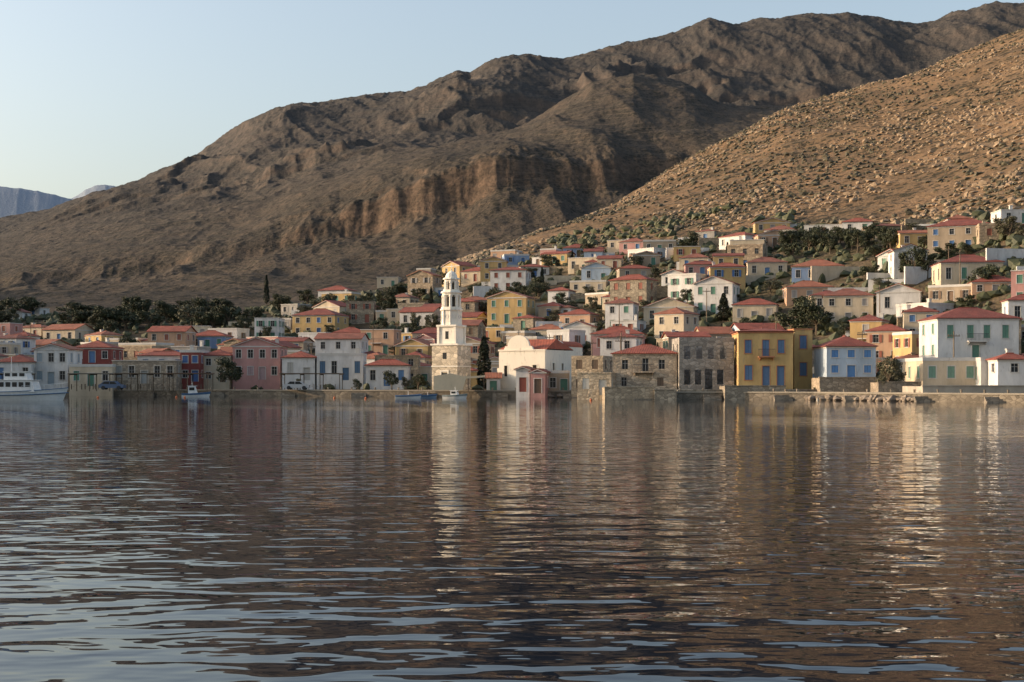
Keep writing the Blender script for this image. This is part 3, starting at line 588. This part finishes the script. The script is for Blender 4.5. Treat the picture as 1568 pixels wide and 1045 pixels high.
# ------------------------------------------------------------ shrubs and rocks
t=(1+5**.5)/2; IV=np.array([(-1,t,0),(1,t,0),(-1,-t,0),(1,-t,0),(0,-1,t),(0,1,t),(0,-1,-t),(0,1,-t),(t,0,-1),(t,0,1),(-t,0,-1),(-t,0,1)])/1.9
IF=np.array([(0,11,5),(0,5,1),(0,1,7),(0,7,10),(0,10,11),(1,5,9),(5,11,4),(11,10,2),(10,7,6),(7,1,8),(3,9,4),(3,4,2),(3,2,6),(3,6,8),(3,8,9),(4,9,5),(2,4,11),(6,2,10),(8,6,7),(9,8,1)])
def scatter(name,px,D,size,flatz,mat,z=None):
    n=len(px); z=height(px,D) if z is None else z; x=(px-CX)/F*D
    v=IV[None]*rng.uniform(.6,1.3,(n,12,1))*size[:,None,None]*rng.uniform(.7,1.3,(n,1,3)); v[:,:,2]*=flatz
    v=v+np.stack([x,D,z+size*flatz*.25],-1)[:,None,:]; f=IF[None]+12*np.arange(n)[:,None,None]
    me=bpy.data.meshes.new(name); me.from_pydata(v.reshape(-1,3).tolist(),[],f.reshape(-1,3).tolist()); me.materials.append(mat)
    o=bpy.data.objects.new(name,me); scene.collection.objects.link(o)
n=14000; px=rng.uniform(640,1700,n); t_=rng.random(n)**1.2; D=np.interp(px,X2,LD2)+4+t_*(np.interp(px,X3,LD3)-np.interp(px,X2,LD2))
x=(px-CX)/F*D; keep=fbm(x/50,D/50,8,3)>rng.uniform(.3,.62,n); px,D=px[keep],D[keep]
scatter('hillside_shrubs',px,D,rng.uniform(.35,1.1,len(px)),.7,leafmat('scrub_foliage',(.032,.028,.014),(.085,.070,.035)))
n=22000; px=rng.uniform(700,1700,n); t_=rng.random(n); D=np.interp(px,X2,LD2)+4+t_*(np.interp(px,X3,LD3)-np.interp(px,X2,LD2))
x=(px-CX)/F*D; keep=fbm(x/35,D/35,28,3)>rng.uniform(.42,.64,n); px,D=px[keep],D[keep]
scatter('hillside_rocks',px,D,rng.uniform(.25,1.5,len(px))*rng.uniform(.35,1,len(px)),.6,plaster((.32,.235,.155),.3,.5,.95,'pale_rock'))
n=700; px=rng.uniform(740,1220,n); D=np.interp(px,X2,LD2)+rng.random(n)**1.2*70; x=(px-CX)/F*D; keep=fbm(x/25,D/25,18,2)>.52; px,D=px[keep],D[keep]; n=len(px)
scatter('green_bushes',px,D,rng.uniform(.6,1.9,n),.8,leafmat('green_bush_foliage',(.025,.03,.010),(.075,.078,.024)))
n=5200; px=rng.uniform(-150,1700,n); D=D0f(px)+14+rng.random(n)*(np.interp(px,X2,LD2)-D0f(px)); 
scatter('village_shrubs',px,D,rng.uniform(.4,1.5,n),.9,leafmat('garden_foliage',(.02,.028,.010),(.07,.075,.028)))
n=420; px=np.concatenate([rng.uniform(1236,1420,300),rng.uniform(840,940,120)]); D=D0f(px)+rng.uniform(-1.4,1.2,n)
scatter('shoreline_rocks',px,D,rng.uniform(.2,.8,n),.7,stone((.27,.22,.17),2.,'shore_rock'),z=np.full(n,.1))
# ------------------------------------------------------------ quay
Qm=MB(); Qt=MB(); St=MB(); pp=np.arange(-470,2050,12.); 
for n_i,(a,b_) in enumerate(zip(pp[:-1],pp[1:])):
    da,db=D0f(a)-.8,D0f(b_)-.8; f=lambda p_,d_,z: wpos(p_,d_,z)
    Qm.poly([f(a,da,-1.5),f(b_,db,-1.5),f(b_,db,.9),f(a,da,.9)])
    Qt.hexa([f(a,da-.1,.9),f(b_,db-.1,.9),f(b_,db+2.2,.9),f(a,da+2.2,.9),f(a,da-.1,1.1),f(b_,db-.1,1.1),f(b_,db+2.2,1.1),f(a,da+2.2,1.1)])
    if n_i%9==4:
        x,y,_=f(a,da,0)
        for k in range(4): St.box(x-1.2,x+1.2,y-.12-.35*(k+1),y-.11-.35*k,-1.,.9-.25*(k+1))
    if n_i%3==0:
        x,y,_=f(a,da,0); St.cyl(x,y+.5,1.1,1.5,.12,.16,8)
e=empty('stone_quay'); Qm.obj('quay_face',stone((.20,.17,.13),1.2),e); Qt.obj('quay_coping',plaster((.30,.265,.21),.2),e); St.obj('steps_and_bollards',stone((.26,.22,.17),1.2),e)
def seawall(l,r,pt,D,th,mat,name='stone_sea_wall'):
    mb=MB(); z=CAMZ+(HZ-pt)/F*D; x0=(l-CX)/F*D; x1=(r-CX)/F*D
    mb.box(x0,x1,D,D+th,-1.5,z); mb.box(x0-.08,x1+.08,D-.08,D+.4,z,z+.14)
    mb.obj(name,mat)
seawall(1110,1203,592,190,5,stone((.33,.28,.21),1.6)); seawall(1203,1252,598,189,6,stone((.28,.24,.19),1.6)); seawall(1255,1345,579,187.5,5,stone((.36,.29,.21),1.6)); seawall(1345,1412,586,183,6,stone((.33,.27,.2),1.6))
seawall(926,1002,594,190.5,8,stone((.45,.36,.25),1.4)); seawall(1002,1036,598,190,7,stone((.40,.33,.24),1.4)); seawall(1038,1110,598,192,5,stone((.34,.3,.24),1.4)); seawall(1413,1620,592,172,9,plaster((.42,.37,.30),.25),'concrete_sea_wall')
seawall(885,925,602,198,2,stone((.45,.36,.25),1.4))
for i in range(80):
    px=random.uniform(350,1600); D=float(D0f(px))+random.uniform(20,200)
    if D>float(np.interp(px,X2,LD2))+15: continue
    z=ground(px,D); L_=random.uniform(7,18); mb=MB(); mb.box(-L_/2,L_/2,0,.4,-2,1.5); o=mb.obj('garden_wall',random.choice([stone((.38,.30,.2),1.6),plaster(PAL['white']),plaster(PAL['cream'])])); o.location=wpos(px,D,z); o.rotation_euler=(0,0,random.uniform(-.35,.35))
# ------------------------------------------------------------ pergolas
def pergola(l,r,D,z=1.12,h=2.4,col=(.45,.42,.36)):
    x0,x1=(l-CX)/F*D,(r-CX)/F*D; e=empty('waterfront_pergola',(0,0,0)); a=MB();c=MB();n=max(2,int((x1-x0)/2.6))
    for i in range(n+1):
        x=x0+(x1-x0)*i/n
        for y in (D,D+4): a.box(x-.06,x+.06,y-.06,y+.06,z-.3,z+h)
        a.box(x-.05,x+.05,D-.3,D+4.2,z+h,z+h+.14)
    for y in(D,D+4): a.box(x0-.3,x1+.3,y-.05,y+.05,z+h+.14,z+h+.26)
    c.box(x0-.2,x1+.2,D-.25,D+4.3,z+h+.27,z+h+.33)
    for i in range(int((x1-x0)/1.8)):
        x=x0+.9+i*1.8; y=D+1+(i%2)*1.5
        a.cyl(x,y,z,z+.72,.04); a.cyl(x,y,z+.72,z+.76,.42,.42,10)
        for s2 in(-1,1): a.box(x+s2*.65-.2,x+s2*.65+.2,y-.2,y+.2,z+.42,z+.46); a.box(x+s2*.85-.02,x+s2*.85+.02,y-.2,y+.2,z,z+.9)
    a.obj('posts_and_tables',flat('weathered_timber',(.16,.12,.08),.8),e); c.obj('canopy',plaster(col,.2),e)
pergola(106,168,232); pergola(176,250,232,col=(.3,.22,.15)); pergola(256,318,231,col=(.35,.2,.14)); pergola(430,520,234,col=(.25,.2,.16)); pergola(-60,40,233)
e=empty('canvas_awning'); a=MB(); D=216.; x0,x1=(664-CX)/F*D,(742-CX)/F*D
a.prism([(x0,D,1.1),(x0,D,3.3),(x0+2.6,D,3.7),(x0+5.,D,3.2),(x1,D,3.4),(x1,D,3.1),(x0+5,D,2.9),(x0+4.5,D,1.1)],(0,4,0)); a.obj('canvas',plaster((.66,.54,.37),.1),e); c=MB(); 
for x in (x1-.1,x0+5.3): c.cyl(x,D+.1,.9,3.1,.06)
c.obj('poles',WOOD,e)
# ------------------------------------------------------------ boats
def boat(name,px,D,L_,B_,H_,cab,yaw=0,col=(.66,.66,.64),stripe=(.05,.13,.25)):
    e=empty(name,wpos(px,D,0),yaw); hl=MB(); st=MB(); dk=MB(); cb=MB(); gl=MB(); n=14; rows=[]
    for i in range(n+1):
        t=i/n; x=(t-.5)*L_; bw=B_/2*(min(1,(1-t)*2.2)**.6)*(.82+.18*min(1,t*4)); sh=H_*(.85+.45*t**2.5)
        rows.append([(x,0,-.35),(x-.06*L_*(t>.8)*(t-.8)*3,bw*.75,-.05),(x,bw*.93,sh*.6),(x+.02*L_*t,bw,sh)])
    for i in range(n):
        for s2 in(-1,1):
            for j in range(3):
                q=[rows[i][j],rows[i+1][j],rows[i+1][j+1],rows[i][j+1]]; (st if j==2 and L_<7 else hl).poly([(p_[0],p_[1]*s2,p_[2]) for p_ in q])
        a,b2=rows[i][3],rows[i+1][3]; dk.poly([(a[0],-a[1],a[2]-.12),(b2[0],-b2[1],b2[2]-.12),(b2[0],b2[1],b2[2]-.12),(a[0],a[1],a[2]-.12)])
    hl.poly([(p_[0],p_[1],p_[2]) for p_ in rows[0]]+[(p_[0],-p_[1],p_[2]) for p_ in rows[0][::-1]])
    for (x0,x1,z0,z1,wf) in cab:
        bw=B_*wf/2; sl=(z1-z0)*.3
        cb.hexa([(x0,-bw,z0),(x1,-bw,z0),(x1,bw,z0),(x0,bw,z0),(x0,-bw*.92,z1),(x1-sl,-bw*.92,z1),(x1-sl,bw*.92,z1),(x0,bw*.92,z1)])
        cb.box(x0-.15,x1-sl+.25,-bw-.02,bw+.02,z1,z1+.08); nn=max(1,int((x1-x0)/.9))
        for i in range(nn):
            a0=x0+(x1-sl-x0)*(i+.15)/nn; a1=x0+(x1-sl-x0)*(i+.85)/nn; zz0=z0+(z1-z0)*.45; zz1=z0+(z1-z0)*.85
            for s2 in(-1,1): gl.box(a0,a1,s2*bw*.97-.03,s2*bw*.97+.03,zz0,zz1)
    mz=cab[-1][3] if cab else H_; cb.cyl(cab[-1][0]+.6 if cab else 0,0,mz,mz+L_*.16,.04,.03)
    for i in range(n):
        a,b2=rows[i][3],rows[i+1][3]
        for s2 in(-1,1):
            st.tube((a[0],a[1]*s2,a[2]+.02),(b2[0],b2[1]*s2,b2[2]+.02),.05,.05,5)
            if L_>7: st.tube((a[0],a[1]*s2*.97,a[2]*.62),(b2[0],b2[1]*s2*.97,b2[2]*.62),.06,.06,5)
            if L_>7 and i>n//2: cb.tube((a[0],a[1]*s2,a[2]),(a[0],a[1]*s2,a[2]+.7),.02,.02,4); cb.tube((a[0],a[1]*s2,a[2]+.7),(b2[0],b2[1]*s2,b2[2]+.7),.02,.02,4)
    hl.obj('hull',flat('boat_paint',col,.35),e,True); st.obj('gunwale',flat('boat_stripe',stripe,.4),e); dk.obj('deck',flat('boat_deck',(.4,.36,.3)),e); cb.obj('cabin',flat('boat_cabin',(.66,.66,.64),.4),e); gl.obj('cabin_windows',GLASS,e)
boat('excursion_boat',28,183,12.5,3.6,1.25,[(-5.5,2.6,1.1,2.6,.86),(-1.5,1.6,2.68,3.7,.6)])
boat('fishing_boat',300,223,4.4,1.7,.6,[(-1.2,.3,.5,1.7,.55)],.2); boat('fishing_boat',697,204,3.6,1.5,.5,[(-.6,.5,.4,1.1,.55)],-.3,stripe=(.25,.3,.3))
boat('rowing_boat',625,205,3.8,1.4,.45,[],.1,stripe=(.1,.2,.35)); boat('rowing_boat',655,211,3.,1.3,.4,[],.5,(.2,.3,.4)); boat('rowing_boat',1270,184,3.4,1.3,.4,[],.05,(.55,.55,.5))
def car(px,D,z,col):
    e=empty('parked_car',wpos(px,D,z)); bd=MB(); g=MB(); wh=MB()
    prof=[(-2,.3),(2,.3),(2.05,.75),(1.2,.9),(.6,1.4),(-1.1,1.42),(-1.75,.95),(-2.05,.85)]
    bd.prism([(a,-.8,b_) for a,b_ in prof],(0,1.6,0)); g.prism([(.98,-.81,.92),(.52,-.81,1.33),(-.2,-.81,1.34),(-.2,-.81,.92)],(0,1.62,0)); g.prism([(-.3,-.81,.92),(-.3,-.81,1.34),(-1.05,-.81,1.35),(-1.5,-.81,.95)],(0,1.62,0))
    for x in(-1.25,1.25):
        for y in(-.82,.82): wh.tube((x,y-.1,.32),(x,y+.1,.32),.32,.32,14); wh.poly([(x+.32*math.cos(a),y-.1*(1 if y<0 else -1),.32+.32*math.sin(a)) for a in np.linspace(0,6.1,14)])
    bd.obj('body',flat('car_paint',col,.3),e); g.obj('windows',GLASS,e); wh.obj('wheels',flat('rubber',(.02,.02,.02)),e)
car(172,229,1.1,(.08,.12,.2)); car(455,231.,1.1,(.45,.45,.45)); 
for px_,D_ in[(270,215),(283,212),(512,205),(150,210),(560,200),(905,180)]:
    e=empty('mooring_buoy',wpos(px_,D_,0)); q=MB(); 
    for i in range(6):
        a0=-math.pi/2+i*math.pi/6; a1=a0+math.pi/6; q.cyl(0,0,.08+.17*math.sin(a0),.08+.17*math.sin(a1),max(.01,.17*math.cos(a0)),max(.01,.17*math.cos(a1)),10)
    q.cyl(0,0,.24,.34,.03); q.obj('float',flat('buoy_orange',(.5,.13,.04)),e)
for i in range(16):
    px=random.choice([60,230,340,470,560,650,850,960,1080,1190,1320,1360,1460,1500,720,900])+random.uniform(-15,15); D=float(D0f(px))+random.uniform(8,110); z=ground(px,D)
    e=empty('utility_pole',wpos(px,D,z)); q=MB(); q.cyl(0,0,-.5,8,.12,.08); q.box(-.8,.8,-.05,.05,7.3,7.42)
    for xx in(-.7,-.3,.3,.7): q.cyl(xx,0,7.42,7.6,.04)
    q.obj('pole',flat('weathered_timber',(.16,.12,.08),.8),e)
# ------------------------------------------------------------ light, sky, camera
AZ=-85.; EL=12.5
d=Vector((math.sin(math.radians(AZ))*math.cos(math.radians(EL)),math.cos(math.radians(AZ))*math.cos(math.radians(EL)),math.sin(math.radians(EL))))
sl=bpy.data.lights.new('sun','SUN'); sl.energy=5.; sl.angle=math.radians(.5); sl.color=(1,.72,.47)
so=bpy.data.objects.new('sun',sl); so.rotation_euler=d.to_track_quat('Z','Y').to_euler(); so.location=(-200,-60,120); scene.collection.objects.link(so)
w=bpy.data.worlds.new('World'); scene.world=w; w.use_nodes=True; nt=w.node_tree; bg=nt.nodes['Background']
sk=nt.nodes.new('ShaderNodeTexSky'); sk.sky_type='NISHITA'; sk.sun_disc=False; sk.sun_elevation=math.radians(EL); sk.sun_rotation=math.radians(AZ%360)
sk.air_density=1.; sk.dust_density=4.5; sk.ozone_density=1.2
hs=nt.nodes.new('ShaderNodeHueSaturation'); hs.inputs['Saturation'].default_value=.82; nt.links.new(sk.outputs[0],hs.inputs['Color'])
nt.links.new(hs.outputs[0],bg.inputs[0]); bg.inputs[1].default_value=.32
cam=bpy.data.cameras.new('camera'); co=bpy.data.objects.new('camera',cam); scene.collection.objects.link(co); co.location=(0,0,CAMZ); co.rotation_euler=(math.pi/2,0,0)
cam.sensor_width=36; cam.lens=F/1568*36; cam.shift_y=(HZ-522.5)/1568; cam.clip_end=30000; cam.clip_start=.1; scene.camera=co
scene.view_settings.view_transform='Standard'; scene.view_settings.look='None'; scene.view_settings.exposure=0
